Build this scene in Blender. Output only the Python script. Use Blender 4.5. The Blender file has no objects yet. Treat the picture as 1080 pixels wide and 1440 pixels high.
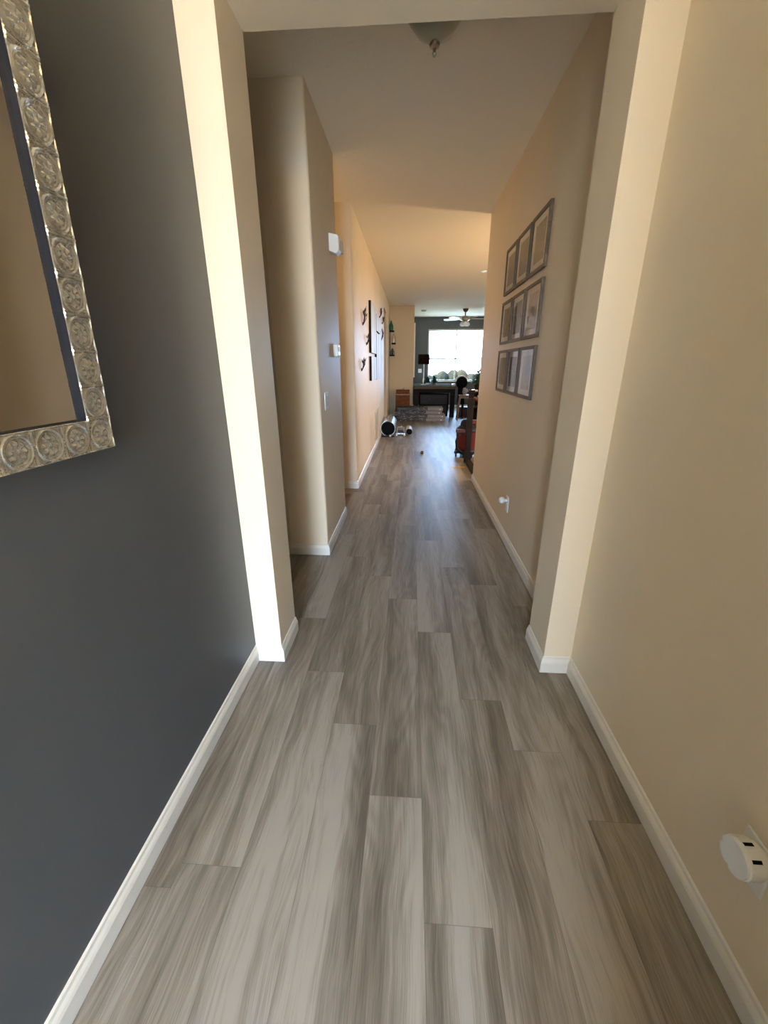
import bpy, math, random
import numpy as np
from mathutils import Vector, Matrix, noise as mnoise
random.seed(7)
S = bpy.context.scene
COL = S.collection
PI = math.pi

# ------------------------------------------------------------------ camera, sky, lights, exposure
cd = bpy.data.cameras.new('camera'); cam = bpy.data.objects.new('camera', cd); COL.objects.link(cam)
FPX, YAW, PITCH, ROLL, CH = 576.35, math.radians(-3.7346), math.radians(-19.69), math.radians(-0.189), 1.327
fw = Vector((math.sin(YAW)*math.cos(PITCH), math.cos(YAW)*math.cos(PITCH), math.sin(PITCH)))
rt = Vector((math.cos(YAW), -math.sin(YAW), 0)); up = rt.cross(fw)
rt2 = math.cos(ROLL)*rt + math.sin(ROLL)*up; up2 = -math.sin(ROLL)*rt + math.cos(ROLL)*up
M = Matrix.Identity(4)
for i in range(3):
    M[i][0] = rt2[i]; M[i][1] = up2[i]; M[i][2] = -fw[i]
M[0][3], M[1][3], M[2][3] = 0, 0, CH
cam.matrix_world = M
cd.sensor_fit = 'HORIZONTAL'; cd.sensor_width = 36; cd.lens = 36*FPX/1080; cd.clip_start = 0.02
S.camera = cam

w = bpy.data.worlds.new('sky'); S.world = w; w.use_nodes = True
bg = w.node_tree.nodes['Background']; bg.inputs[0].default_value = (0.58, 0.84, 1.22, 1); bg.inputs[1].default_value = 34.0
S.view_settings.view_transform = 'Standard'; S.view_settings.look = 'None'
S.view_settings.gamma = 1; S.view_settings.use_curve_mapping = False
S.view_settings.exposure = 0.60

def area(name, loc, rot, sx, sy, energy=0, color=(1, 1, 1), portal=False):
    l = bpy.data.lights.new(name, 'AREA'); l.shape = 'RECTANGLE'; l.size = sx; l.size_y = sy
    l.energy = energy; l.color = color
    if portal: l.cycles.is_portal = True
    o = bpy.data.objects.new(name, l); COL.objects.link(o); o.location = loc; o.rotation_euler = rot
    return o
def point(name, loc, energy, color, r=0.08):
    l = bpy.data.lights.new(name, 'POINT'); l.energy = energy; l.color = color; l.shadow_soft_size = r
    o = bpy.data.objects.new(name, l); COL.objects.link(o); o.location = loc
    return o
sl = bpy.data.lights.new('sun', 'SUN'); sl.energy = 310; sl.color = (1.0, 0.79, 0.46); sl.angle = 0.01
so = bpy.data.objects.new('sun', sl); COL.objects.link(so); so.rotation_euler = (0, math.radians(-36), 0)   # high sun from the west
# portals guide the sky through the real openings
area('front_door_daylight', (-0.275, -2.34, 1.17), (PI/2, 0, 0), 0.75, 2.30, portal=True)
area('back_window_daylight', (1.55, 14.22, 1.61), (-PI/2, 0, 0), 2.10, 1.55, portal=True)
area('side_window_daylight', (4.22, 5.5, 1.5), (0, PI/2, 0), 1.2, 1.0, portal=True)
# unseen warm fill lights, added: foyer behind the camera, dining area, left side hall
point('foyer_fill_light', (-0.20, -1.30, 2.50), 50, (1.0, 0.76, 0.40), 0.12)
point('dining_fill_light', (2.6, 5.5, 1.55), 80, (1.0, 0.66, 0.32), 0.10)
point('side_hall_fill_light', (-1.55, 4.03, 2.2), 6, (1.0, 0.72, 0.40), 0.08)

# ------------------------------------------------------------------ node helpers and materials
class N:
    def __init__(s, name):
        s.m = bpy.data.materials.new(name); s.m.use_nodes = True; s.t = s.m.node_tree
        s.b = s.t.nodes['Principled BSDF']; s.out = s.t.nodes['Material Output']
    def n(s, typ, **kw):
        nd = s.t.nodes.new(typ)
        for k, v in kw.items(): setattr(nd, k, v)
        return nd
    def put(s, sock, v):
        if v is None: return
        if isinstance(v, bpy.types.NodeSocket): s.t.links.new(v, sock)
        else: sock.default_value = v
    def math(s, op, a, b=None, c=None, clamp=False):
        nd = s.n('ShaderNodeMath', operation=op, use_clamp=clamp)
        s.put(nd.inputs[0], a); s.put(nd.inputs[1], b); s.put(nd.inputs[2], c)
        return nd.outputs[0]
    def comb(s, x, y, z):
        nd = s.n('ShaderNodeCombineXYZ'); s.put(nd.inputs[0], x); s.put(nd.inputs[1], y); s.put(nd.inputs[2], z)
        return nd.outputs[0]
    def coord(s):
        nd = s.n('ShaderNodeTexCoord'); return nd.outputs['Object']
    def sep(s, v):
        nd = s.n('ShaderNodeSeparateXYZ'); s.put(nd.inputs[0], v); return nd.outputs
    def scale(s, v, k):
        nd = s.n('ShaderNodeVectorMath', operation='MULTIPLY'); s.put(nd.inputs[0], v); nd.inputs[1].default_value = k
        return nd.outputs[0]
    def noise(s, v, scale, detail=3, rough=0.5, dist=0.0):
        nd = s.n('ShaderNodeTexNoise'); s.put(nd.inputs['Vector'], v); nd.inputs['Scale'].default_value = scale
        nd.inputs['Detail'].default_value = detail; nd.inputs['Roughness'].default_value = rough
        nd.inputs['Distortion'].default_value = dist
        return nd.outputs['Fac']
    def ramp(s, f, stops):
        nd = s.n('ShaderNodeValToRGB'); s.put(nd.inputs[0], f); e = nd.color_ramp.elements
        while len(e) < len(stops): e.new(0.5)
        for i, (p, c) in enumerate(stops): e[i].position = p; e[i].color = (*c, 1)
        return nd.outputs[0]
    def mix(s, f, a, b, mode='MIX'):
        nd = s.n('ShaderNodeMix', data_type='RGBA', blend_type=mode)
        s.put(nd.inputs[0], f)
        for i, v in ((6, a), (7, b)):
            if isinstance(v, tuple): v = (*v, 1) if len(v) == 3 else v
            s.put(nd.inputs[i], v)
        return nd.outputs[2]
    def bump(s, h, strength, dist=0.002):
        nd = s.n('ShaderNodeBump'); s.put(nd.inputs['Height'], h); nd.inputs['Strength'].default_value = strength
        nd.inputs['Distance'].default_value = dist
        s.t.links.new(nd.outputs[0], s.b.inputs['Normal'])
    def base(s, c, rough=0.5, metal=0.0, spec=0.5):
        if isinstance(c, tuple): c = (*c, 1)
        s.put(s.b.inputs['Base Color'], c); s.put(s.b.inputs['Roughness'], rough)
        s.b.inputs['Metallic'].default_value = metal; s.b.inputs['Specular IOR Level'].default_value = spec
        return s

def lin(r, g, b):
    return tuple(((c/255+0.055)/1.055)**2.4 if c/255 > 0.04045 else c/255/12.92 for c in (r, g, b))

def plain(name, c, rough=0.5, metal=0.0, var=0.08, sc=14, bump=0.0, bsc=200, spec=0.5):
    n = N(name); co = n.coord(); f = n.noise(co, sc, 3)
    a = tuple(x*(1-var) for x in c); b = tuple(min(1, x*(1+var)) for x in c)
    n.base(n.ramp(f, [(0.3, a), (0.7, b)]), rough, metal, spec)
    if bump: n.bump(n.noise(co, bsc, 2), bump)
    return n.m

def paint(name, c, rough=0.55, bump=0.12, spec=0.35):
    n = N(name); co = n.coord()
    f = n.noise(co, 1.6, 3); a = tuple(x*0.97 for x in c); b = tuple(min(1, x*1.03) for x in c)
    n.base(n.ramp(f, [(0.3, a), (0.7, b)]), rough, 0, spec)
    n.bump(n.noise(co, 190, 2, 0.6), bump, 0.0015)
    return n.m

WALL = paint('beige_paint', (0.76, 0.64, 0.465))
SLATE = paint('slate_paint', (0.074, 0.080, 0.085), 0.42, 0.10, 0.4)
GREYW = paint('grey_accent_paint', (0.075, 0.088, 0.095), 0.5)
CREAM = paint('cream_paint', (0.56, 0.46, 0.30))
TRIM = plain('white_trim', (0.74, 0.70, 0.61), 0.35, var=0.03)
TRIMC = plain('cream_trim', (0.66, 0.58, 0.42), 0.4, var=0.03)
def ceiling_mat():
    n = N('ceiling_texture'); co = n.coord(); f = n.noise(co, 22, 4, 0.6, 0.4)
    n.base((0.86, 0.775, 0.62), 0.85, 0, 0.2)
    n.bump(n.math('SMOOTH_MAX', f, 0.48, 0.05), 0.35, 0.01)
    return n.m
CEIL = ceiling_mat()

def floor_mat():
    n = N('grey_vinyl_plank'); x, y, z = n.sep(n.coord())
    PW, PL = 0.1705, 1.205
    u = n.math('DIVIDE', n.math('SUBTRACT', x, 0.0575), PW); col = n.math('FLOOR', u); fu = n.math('FRACT', u)
    offs = {-4: 0.72, -3: 0.305, -2: 0.02, -1: 0.948, 0: 0.63, 1: 0.175, 2: 1.145, 3: 0.91}
    wn = n.n('ShaderNodeTexWhiteNoise', noise_dimensions='1D'); n.put(wn.inputs['W'], col)
    off = n.math('MULTIPLY', wn.outputs[0], 0.0)
    for k, o in offs.items():
        c = n.math('COMPARE', col, float(k), 0.5)
        off = n.math('MULTIPLY_ADD', c, o, off)
    outside = n.math('GREATER_THAN', n.math('ABSOLUTE', n.math('ADD', col, 0.5)), 3.9)
    off = n.math('MULTIPLY_ADD', n.math('MULTIPLY', wn.outputs[0], outside), PL, off)
    v = n.math('DIVIDE', n.math('SUBTRACT', y, off), PL); row = n.math('FLOOR', v); fv = n.math('FRACT', v)
    wid = n.n('ShaderNodeTexWhiteNoise', noise_dimensions='3D'); n.put(wid.inputs['Vector'], n.comb(col, row, 0.37))
    r = wid.outputs[0]
    rc = n.sep(wid.outputs[1])
    # a slow sideways wander of the grain
    wob = n.noise(n.comb(n.math('MULTIPLY', x, 1.5), n.math('MULTIPLY', y, 2.1), n.math('MULTIPLY', r, 40)), 1, 2)
    xw = n.math('MULTIPLY_ADD', wob, 0.075, x)
    seed = n.math('MULTIPLY', r, 91.0)
    yo = n.math('MULTIPLY_ADD', rc[1], 37.0, y)
    broad = n.noise(n.comb(n.math('MULTIPLY', xw, 9.5), n.math('MULTIPLY', yo, 0.62), seed), 1, 3, 0.55, 0.5)
    ringf = n.noise(n.comb(n.math('MULTIPLY', xw, 8), n.math('MULTIPLY', yo, 1.0), n.math('ADD', seed, 7)), 1, 1.5, 0.4, 0.3)
    ring = n.math('SINE', n.math('MULTIPLY', ringf, 95))
    ring = n.math('MULTIPLY_ADD', ring, 0.5, 0.5)
    fine = n.noise(n.comb(n.math('MULTIPLY', xw, 300), n.math('MULTIPLY', yo, 9), seed), 1, 4, 0.65)
    fine2 = n.noise(n.comb(n.math('MULTIPLY', xw, 60), n.math('MULTIPLY', yo, 3), seed), 1, 3, 0.6)
    t = n.math('MULTIPLY_ADD', n.math('SUBTRACT', ring, 0.5), 0.055, broad)
    t = n.math('MULTIPLY_ADD', n.math('SUBTRACT', fine, 0.5), 0.42, t)
    t = n.math('MULTIPLY_ADD', n.math('SUBTRACT', fine2, 0.5), 0.15, t)
    t = n.math('MULTIPLY_ADD', n.math('SUBTRACT', r, 0.5), 0.08, t)
    c = n.ramp(t, [(0.30, (0.112, 0.092, 0.071)), (0.41, (0.168, 0.144, 0.115)), (0.50, (0.223, 0.197, 0.163)), (0.64, (0.320, 0.290, 0.250))])
    warm = n.mix(n.math('MULTIPLY', rc[2], 0.4), c, (0.98, 0.93, 0.84), 'MULTIPLY')
    # knots
    vo = n.n('ShaderNodeTexVoronoi'); n.put(vo.inputs['Vector'], n.comb(n.math('MULTIPLY', x, 4.2), n.math('MULTIPLY', y, 0.9), seed)); vo.inputs['Scale'].default_value = 1
    kd = vo.outputs['Distance']
    kr = n.math('MULTIPLY_ADD', n.math('SINE', n.math('MULTIPLY', kd, 150)), 0.5, 0.5)
    km = n.math('MULTIPLY', n.math('LESS_THAN', n.math('ADD', n.math('MULTIPLY', fine2, 0.05), kd), 0.13), n.math('MULTIPLY', kr, 0.22))
    warm = n.mix(km, warm, (0.16, 0.13, 0.10))
    dx = n.math('MULTIPLY', n.math('MINIMUM', fu, n.math('SUBTRACT', 1.0, fu)), PW)
    dy = n.math('MULTIPLY', n.math('MINIMUM', fv, n.math('SUBTRACT', 1.0, fv)), PL)
    seam = n.math('LESS_THAN', n.math('MINIMUM', dx, dy), 0.0009)
    cc = n.mix(n.math('MULTIPLY', seam, 0.45), warm, (0.08, 0.065, 0.05))
    n.base(cc, n.math('MULTIPLY_ADD', fine2, 0.12, 0.36), 0, 0.5)
    n.bump(n.math('SUBTRACT', n.math('MULTIPLY', fine, 0.5), seam), 0.12, 0.001)
    return n.m
FLOOR = floor_mat()

def glass_mat(name, tint=(1, 1, 1), gl=0.06, rough=0.0):
    m = bpy.data.materials.new(name); m.use_nodes = True; t = m.node_tree; t.nodes.clear()
    o = t.nodes.new('ShaderNodeOutputMaterial'); mx = t.nodes.new('ShaderNodeMixShader')
    a = t.nodes.new('ShaderNodeBsdfTransparent'); a.inputs[0].default_value = (*tint, 1)
    g = t.nodes.new('ShaderNodeBsdfGlossy'); g.inputs['Roughness'].default_value = rough
    lw = t.nodes.new('ShaderNodeLayerWeight'); lw.inputs[0].default_value = 0.35
    ma = t.nodes.new('ShaderNodeMath'); ma.operation = 'MULTIPLY_ADD'; ma.inputs[1].default_value = 0.35; ma.inputs[2].default_value = gl*0.4
    t.links.new(lw.outputs['Fresnel'], ma.inputs[0]); t.links.new(ma.outputs[0], mx.inputs[0])
    t.links.new(a.outputs[0], mx.inputs[1]); t.links.new(g.outputs[0], mx.inputs[2]); t.links.new(mx.outputs[0], o.inputs[0])
    return m
PANE = glass_mat('window_glass', (0.64, 0.68, 0.71)); FRAMEGLASS = glass_mat('picture_glass', (0.97, 0.97, 0.97), 0.05, 0.03)

SILVER = plain('embossed_silver', (0.60, 0.58, 0.51), 0.24, 0.85, var=0.18, sc=60)
LINER = plain('blue_black_liner', (0.004, 0.005, 0.009), 0.4, spec=0.2)
MIRROR = plain('mirror_silvering', (0.83, 0.80, 0.74), 0.02, 1.0, var=0.0)
BACKING = plain('brown_backing', (0.05, 0.035, 0.025), 0.7)
PLASTIC = plain('white_plastic', (0.78, 0.77, 0.72), 0.35, var=0.02)
DPLASTIC = plain('grey_plastic', (0.33, 0.32, 0.29), 0.45, var=0.05)
BLACK = plain('black_plastic', (0.006, 0.006, 0.007), 0.5, var=0.2, spec=0.25)
BLACKM = plain('black_matte', (0.004, 0.004, 0.005), 0.8, var=0.2, spec=0.1)
NICKEL = plain('brushed_nickel', (0.42, 0.37, 0.30), 0.3, 1.0)
BRONZE = plain('bronze', (0.12, 0.07, 0.04), 0.35, 0.8)
FROST = plain('frosted_glass', (0.36, 0.34, 0.25), 0.3, var=0.15, sc=6)
FRAMEW = plain('weathered_grey_wood', (0.085, 0.068, 0.052), 0.5, var=0.3, sc=30)
MAT = plain('off_white_mat', (0.82, 0.78, 0.67), 0.8, var=0.03)
ESP = plain('espresso_wood', (0.012, 0.009, 0.007), 0.75, var=0.35, sc=20, spec=0.15)
NEWEL = plain('dark_brown_wood', (0.019, 0.013, 0.009), 0.65, var=0.3, sc=22, spec=0.15)
OAK = plain('brown_wood', (0.13, 0.042, 0.011), 0.6, spec=0.15, var=0.3, sc=18)
PALEW = plain('pale_wood', (0.30, 0.21, 0.12), 0.5, var=0.2, sc=18)
GREYTOP = plain('grey_brown_top', (0.10, 0.09, 0.07), 1.0, var=0.15, spec=0.0)
RED = plain('red_plastic', (0.13, 0.012, 0.007), 0.35, var=0.1)
YEL = plain('yellow_wood_strip', (0.62, 0.36, 0.07), 0.5)
GREEN = plain('leaf_green', (0.035, 0.115, 0.028), 0.5, var=0.4, sc=30)
DGREEN = plain('dark_leaf_green', (0.012, 0.045, 0.016), 0.5, var=0.4, sc=30)
TEAL = plain('teal_glass', (0.02, 0.16, 0.12), 0.1, var=0.3, sc=20)
METALD = plain('dark_wire', (0.045, 0.035, 0.028), 0.45, 0.6)
WHITEC = plain('white_ceramic', (0.80, 0.80, 0.78), 0.2, var=0.02)
FOIL = plain('silver_foil', (0.62, 0.66, 0.65), 0.25, 0.7, var=0.12, sc=40)
FOAM = plain('clear_white_film', (0.62, 0.62, 0.60), 0.3, var=0.1, sc=30)
BLADE = plain('fan_blade', (0.40, 0.38, 0.34), 0.3)
BOWL = plain('white_glass_bowl', (0.93, 0.95, 0.94), 0.25, var=0.02)
CONC = plain('pale_concrete', (0.36, 0.35, 0.32), 0.9, var=0.1)
GRASS = plain('grass_ground', (0.075, 0.085, 0.07), 0.95, var=0.3, sc=3)
HEDGE = plain('hedge_leaf', (0.003, 0.0042, 0.0034), 0.95, spec=0.05, var=0.5, sc=8)

# ------------------------------------------------------------------ mesh helpers
class MB:
    def __init__(s): s.v = []; s.f = []; s.M = Matrix.Identity(4)
    def add(s, vs, fs):
        k = len(s.v); s.v += [tuple(s.M @ Vector(p)) for p in vs]; s.f += [tuple(i+k for i in f) for f in fs]; return s
    def box(s, x0, x1, y0, y1, z0, z1):
        vs = [(x, y, z) for z in (z0, z1) for y in (y0, y1) for x in (x0, x1)]
        return s.add(vs, [(0, 2, 3, 1), (4, 5, 7, 6), (0, 1, 5, 4), (2, 6, 7, 3), (0, 4, 6, 2), (1, 3, 7, 5)])
    def prism(s, poly, z0, z1):
        n = len(poly); vs = [(x, y, z0) for x, y in poly]+[(x, y, z1) for x, y in poly]
        fs = [tuple(range(n-1, -1, -1)), tuple(range(n, 2*n))]+[(i, (i+1) % n, n+(i+1) % n, n+i) for i in range(n)]
        return s.add(vs, fs)
    def cyl(s, p0, p1, r0, r1=None, n=16, cap=True):
        r1 = r0 if r1 is None else r1
        p0, p1 = Vector(p0), Vector(p1); d = (p1-p0).normalized()
        a = d.orthogonal().normalized(); b = d.cross(a)
        vs = []
        for p, r in ((p0, r0), (p1, r1)):
            vs += [tuple(p+r*(math.cos(2*PI*i/n)*a+math.sin(2*PI*i/n)*b)) for i in range(n)]
        fs = [(i, (i+1) % n, n+(i+1) % n, n+i) for i in range(n)]
        if cap: fs += [tuple(range(n-1, -1, -1)), tuple(range(n, 2*n))]
        return s.add(vs, fs)
    def lathe(s, prof, c=(0, 0, 0), n=24, axis='z'):
        vs = []; m = len(prof)
        for r, h in prof:
            for i in range(n):
                a = 2*PI*i/n; x, y = r*math.cos(a), r*math.sin(a)
                p = {'z': (x, y, h), 'y': (x, h, y), 'x': (h, x, y)}[axis]
                vs.append((c[0]+p[0], c[1]+p[1], c[2]+p[2]))
        fs = [(j*n+i, j*n+(i+1) % n, (j+1)*n+(i+1) % n, (j+1)*n+i) for j in range(m-1) for i in range(n)]
        if prof[0][0] > 1e-5: fs.append(tuple(range(n-1, -1, -1)))
        if prof[-1][0] > 1e-5: fs.append(tuple(range((m-1)*n, m*n)))
        return s.add(vs, fs)
    def tube(s, pts, r, n=8):
        pts = [Vector(p) for p in pts]; rs = r if isinstance(r, (list, tuple)) else [r]*len(pts)
        vs = []; up = Vector((0.13, 0.31, 0.94)).normalized()
        for k, p in enumerate(pts):
            d = (pts[min(k+1, len(pts)-1)]-pts[max(k-1, 0)]).normalized()
            a = d.cross(up).normalized(); b = d.cross(a)
            vs += [tuple(p+rs[k]*(math.cos(2*PI*i/n)*a+math.sin(2*PI*i/n)*b)) for i in range(n)]
        m = len(pts)
        fs = [(j*n+i, j*n+(i+1) % n, (j+1)*n+(i+1) % n, (j+1)*n+i) for j in range(m-1) for i in range(n)]
        fs += [tuple(range(n-1, -1, -1)), tuple(range((m-1)*n, m*n))]
        return s.add(vs, fs)
    def sphere(s, c, rx, ry=None, rz=None, n=16):
        ry = ry or rx; rz = rz or rx
        k = len(s.v)
        s.lathe([(math.sin(PI*j/10), -math.cos(PI*j/10)) for j in range(11)], (0, 0, 0), n)
        Mi = s.M
        for i in range(k, len(s.v)):
            p = Mi.inverted() @ Vector(s.v[i])
            s.v[i] = tuple(Mi @ Vector((c[0]+p[0]*rx, c[1]+p[1]*ry, c[2]+p[2]*rz)))
        return s
    def leaf(s, p, d, L, wd, droop=0.2):
        p = Vector(p); d = Vector(d).normalized(); side = d.cross(Vector((0, 0, 1)))
        if side.length < 0.1: side = Vector((1, 0, 0))
        side.normalize(); dn = Vector((0, 0, -1))
        a = p+d*L*0.5+dn*droop*L*0.15; b = p+d*L+dn*droop*L*0.6
        vs = [p, a+side*wd/2, b, a-side*wd/2]; nn = side.cross(d)*0.002
        return s.add([tuple(q) for q in vs]+[tuple(q+nn) for q in vs],
                     [(0, 1, 2, 3), (7, 6, 5, 4), (0, 4, 5, 1), (1, 5, 6, 2), (2, 6, 7, 3), (3, 7, 4, 0)])
    def build(s, name, mat, parent=None, smooth=True, bevel=0, label=None):
        me = bpy.data.meshes.new(name); me.from_pydata(s.v, [], s.f); me.validate()
        import bmesh
        bm = bmesh.new(); bm.from_mesh(me)
        if s.f and len(s.f) < 30000:
            bmesh.ops.remove_doubles(bm, verts=bm.verts, dist=1e-6)
            bmesh.ops.recalc_face_normals(bm, faces=bm.faces)
        bm.to_mesh(me); bm.free()
        me.materials.append(mat)
        if smooth:
            me.shade_smooth(); me.set_sharp_from_angle(angle=math.radians(38))
        o = bpy.data.objects.new(name, me); COL.objects.link(o)
        if parent:
            o.parent = parent; o.matrix_parent_inverse = PW[parent.name].inverted()
        PW[o.name] = Matrix.Identity(4)
        if bevel:
            b = o.modifiers.new('bevel', 'BEVEL'); b.width = bevel; b.segments = 2; b.limit_method = 'ANGLE'
        if label: o['label'] = label
        return o
PW = {}
def thing(name, label, cat, loc, group=None):
    o = bpy.data.objects.new(name, None); COL.objects.link(o); o.location = loc; o.empty_display_size = 0.05
    PW[o.name] = Matrix.Translation(Vector(loc))
    o['label'] = label; o['category'] = cat
    if group: o['group'] = group
    return o
def tag(o, label, cat, group=None):
    o['label'] = label; o['category'] = cat
    if group: o['group'] = group
    return o
def struct(o): o['kind'] = 'structure'; return o
def kids(o): return [c for c in bpy.data.objects if c.parent == o]
def dup(root, loc, label, rotz=None, group=None):
    r = root.copy(); COL.objects.link(r); r.location = loc; r['label'] = label
    if rotz is not None: r.rotation_euler = (0, 0, rotz)
    if group: r['group'] = group
    for ch in kids(root):
        c = ch.copy(); COL.objects.link(c); c.parent = r
        for g in kids(ch):
            d = g.copy(); COL.objects.link(d); d.parent = c
    return r

# ------------------------------------------------------------------ the shell
C = 2.745
def wall(name, boxes, mat=WALL):
    m = MB()
    for b in boxes: m.box(*b)
    return struct(m.build(name, mat, smooth=False))
def rprism(name, x0, x1, y0, y1, z0, z1, corners, mat=WALL, r=0.016):
    """box whose named vertical corners (x,y) are rounded like bullnose drywall"""
    poly = []
    for (x, y, sx, sy) in ((x0, y0, 1, 1), (x1, y0, -1, 1), (x1, y1, -1, -1), (x0, y1, 1, -1)):
        if (x, y) in corners:
            cx, cy = x+sx*r, y+sy*r
            a0 = {(1, 1): PI, (-1, 1): 1.5*PI, (-1, -1): 0, (1, -1): 0.5*PI}[(sx, sy)]
            poly += [(cx+r*math.cos(a0+k*PI/12), cy+r*math.sin(a0+k*PI/12)) for k in range(7)]
        else: poly.append((x, y))
    return struct(MB().prism(poly, z0, z1).build(name, mat))

fl = MB()
HX0, HX1, HY0, HY1 = 0.90, 1.85, 4.98, 5.80     # the stairwell
for b in ((-2.3, HX0, -2.32, 14.3), (HX1, 4.3, -2.32, 14.3), (HX0, HX1, -2.32, HY0), (HX0, HX1, HY1, 14.3)):
    fl.box(b[0], b[1], b[2], b[3], -0.12, 0)
struct(fl.build('floor', FLOOR, smooth=False))
wall('ceiling', [(-2.3, 4.3, -2.32, 14.3, C, C+0.12)], CEIL)

wall('wall_foyer_left', [(-0.84, -0.712, -2.20, 1.572, 0, C)], SLATE)
wall('wall_foyer_right', [(0.741, 0.88, -2.20, 1.572, 0, C)])
wall('wall_foyer_front', [(-0.84, -0.65, -2.32, -2.20, 0, C), (0.10, 0.88, -2.32, -2.20, 0, C), (-0.65, 0.10, -2.32, -2.20, 2.33, C)])
wall('wall_light_blocker', [(0.13, 0.741, -2.20, -0.42, 0, C)])  # unseen block added to keep door light off the near right wall
wall('wall_archway', [(-2.3, -0.589, 1.572, 1.81, 0, C), (0.621, 0.88, 1.572, 1.81, 0, C), (-0.589, 0.621, 1.572, 1.81, 2.385, C)])
rprism('wall_hall_right', 0.76, 0.88, 1.81, 4.90, 0, C, [(0.76, 4.90)])
rprism('wall_hall_left', -2.3, -0.593, 2.735, 3.593, 0, C, [(-0.593, 2.735), (-0.593, 3.593)])
rprism('wall_passage_left', -2.3, -0.593, 4.48, 4.60, 0, C, [(-0.593, 4.48)])
wall('wall_long_left', [(-0.713, -0.5935, 4.60, 9.25, 0, C), (-0.713, -0.5935, 10.30, 11.5, 0, C), (-0.713, -0.5935, 9.25, 10.30, 2.45, C)])
wall('wall_far_cream', [(-0.713, 0.04, 11.5, 11.62, 0, C), (-0.08, 0.04, 11.62, 14.15, 0, C)], CREAM)
wall('wall_back', [(-2.3, 0.50, 14.15, 14.3, 0, C), (2.60, 4.3, 14.15, 14.3, 0, C), (0.50, 2.60, 14.15, 14.3, 0, 0.834), (0.50, 2.60, 14.15, 14.3, 2.393, C)], GREYW)
wall('wall_east', [(4.18, 4.3, 4.78, 4.90, 0, C), (4.18, 4.3, 4.90, 14.15, 0, 0.90), (4.18, 4.3, 4.90, 14.15, 2.10, C), (4.18, 4.3, 4.90, 5.0, 0.90, 2.10), (4.18, 4.3, 6.0, 14.15, 0.90, 2.10)])
wall('wall_dining_south', [(0.88, 4.18, 4.78, 4.90, 0, C)])
wall('wall_west', [(-2.42, -2.3, 1.572, 14.3, 0, C)])

# baseboards: swept profile, room side on the left of the path
PROF = [(0, 0), (0.009, 0), (0.009, 0.004), (0.0135, 0.004), (0.0135, 0.055), (0.011, 0.064), (0.0065, 0.073), (0.005, 0.082), (0.0, 0.086)]
def baseboard(name, pts, mat=TRIM):
    m = MB(); k = len(PROF); ps = [Vector(p) for p in pts]; vs = []
    for i, p in enumerate(ps):
        def nrm(a, b):
            d = (b-a).normalized(); return Vector((-d.y, d.x))
        if i == 0: n = nrm(ps[0], ps[1])
        elif i == len(ps)-1: n = nrm(ps[-2], ps[-1])
        else:
            a, b = nrm(ps[i-1], p), nrm(p, ps[i+1]); n = (a+b); n = n/(n.dot(a))
        for o, z in PROF: vs.append((p.x+n.x*o, p.y+n.y*o, z))
    fs = []
    for i in range(len(ps)-1):
        for j in range(k): fs.append((i*k+j, i*k+(j+1) % k, (i+1)*k+(j+1) % k, (i+1)*k+j))
    fs += [tuple(range(k)), tuple(range((len(ps)-1)*k, len(ps)*k))]
    m.add(vs, fs); return struct(m.build(name, mat, smooth=False))
baseboard('baseboard_foyer_left', [(-0.712, 1.572), (-0.712, -2.20)])
baseboard('baseboard_archway_left', [(-0.589, 1.81), (-0.589, 1.572), (-0.712, 1.572)])
baseboard('baseboard_archway_right', [(0.741, 1.572), (0.621, 1.572), (0.621, 1.81)])
baseboard('baseboard_foyer_right', [(0.13, -2.20), (0.13, -0.42), (0.741, -0.42), (0.741, 1.572)])
baseboard('baseboard_hall_right', [(0.76, 1.81), (0.76, 4.90), (0.88, 4.90)])
baseboard('baseboard_hall_left', [(-0.593, 3.593), (-0.593, 2.735), (-0.870, 2.735)])
baseboard('baseboard_passage', [(-0.593, 9.25), (-0.593, 4.48), (-2.3, 4.48)])
baseboard('baseboard_far_left', [(0.04, 14.15), (0.04, 11.5), (-0.593, 11.5), (-0.593, 10.30)])
baseboard('baseboard_back', [(4.18, 14.15), (0.04, 14.15)])

# side door beside the hall
t = struct(MB().box(-0.925, -0.868, 2.722, 2.735, 0, 2.10).box(-1.74, -1.683, 2.722, 2.735, 0, 2.10).box(-1.683, -0.925, 2.722, 2.735, 2.043, 2.10).box(-0.931, -0.925, 2.728, 2.735, 0, 2.043).build('trim_1', TRIMC, smooth=False))
d = struct(MB().box(-1.683, -0.931, 2.729, 2.735, 0.01, 2.043).box(-1.58, -1.34, 2.726, 2.729, 1.1, 1.92).box(-1.27, -1.03, 2.726, 2.729, 1.1, 1.92).box(-1.58, -1.34, 2.726, 2.729, 0.2, 0.95).box(-1.27, -1.03, 2.726, 2.729, 0.2, 0.95).build('door_1', TRIMC, smooth=False))
MB().sphere((-1.62, 2.68, 0.98), 0.028).cyl((-1.62, 2.729, 0.98), (-1.62, 2.69, 0.98), 0.012).build('door_handle', NICKEL, d)
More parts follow.
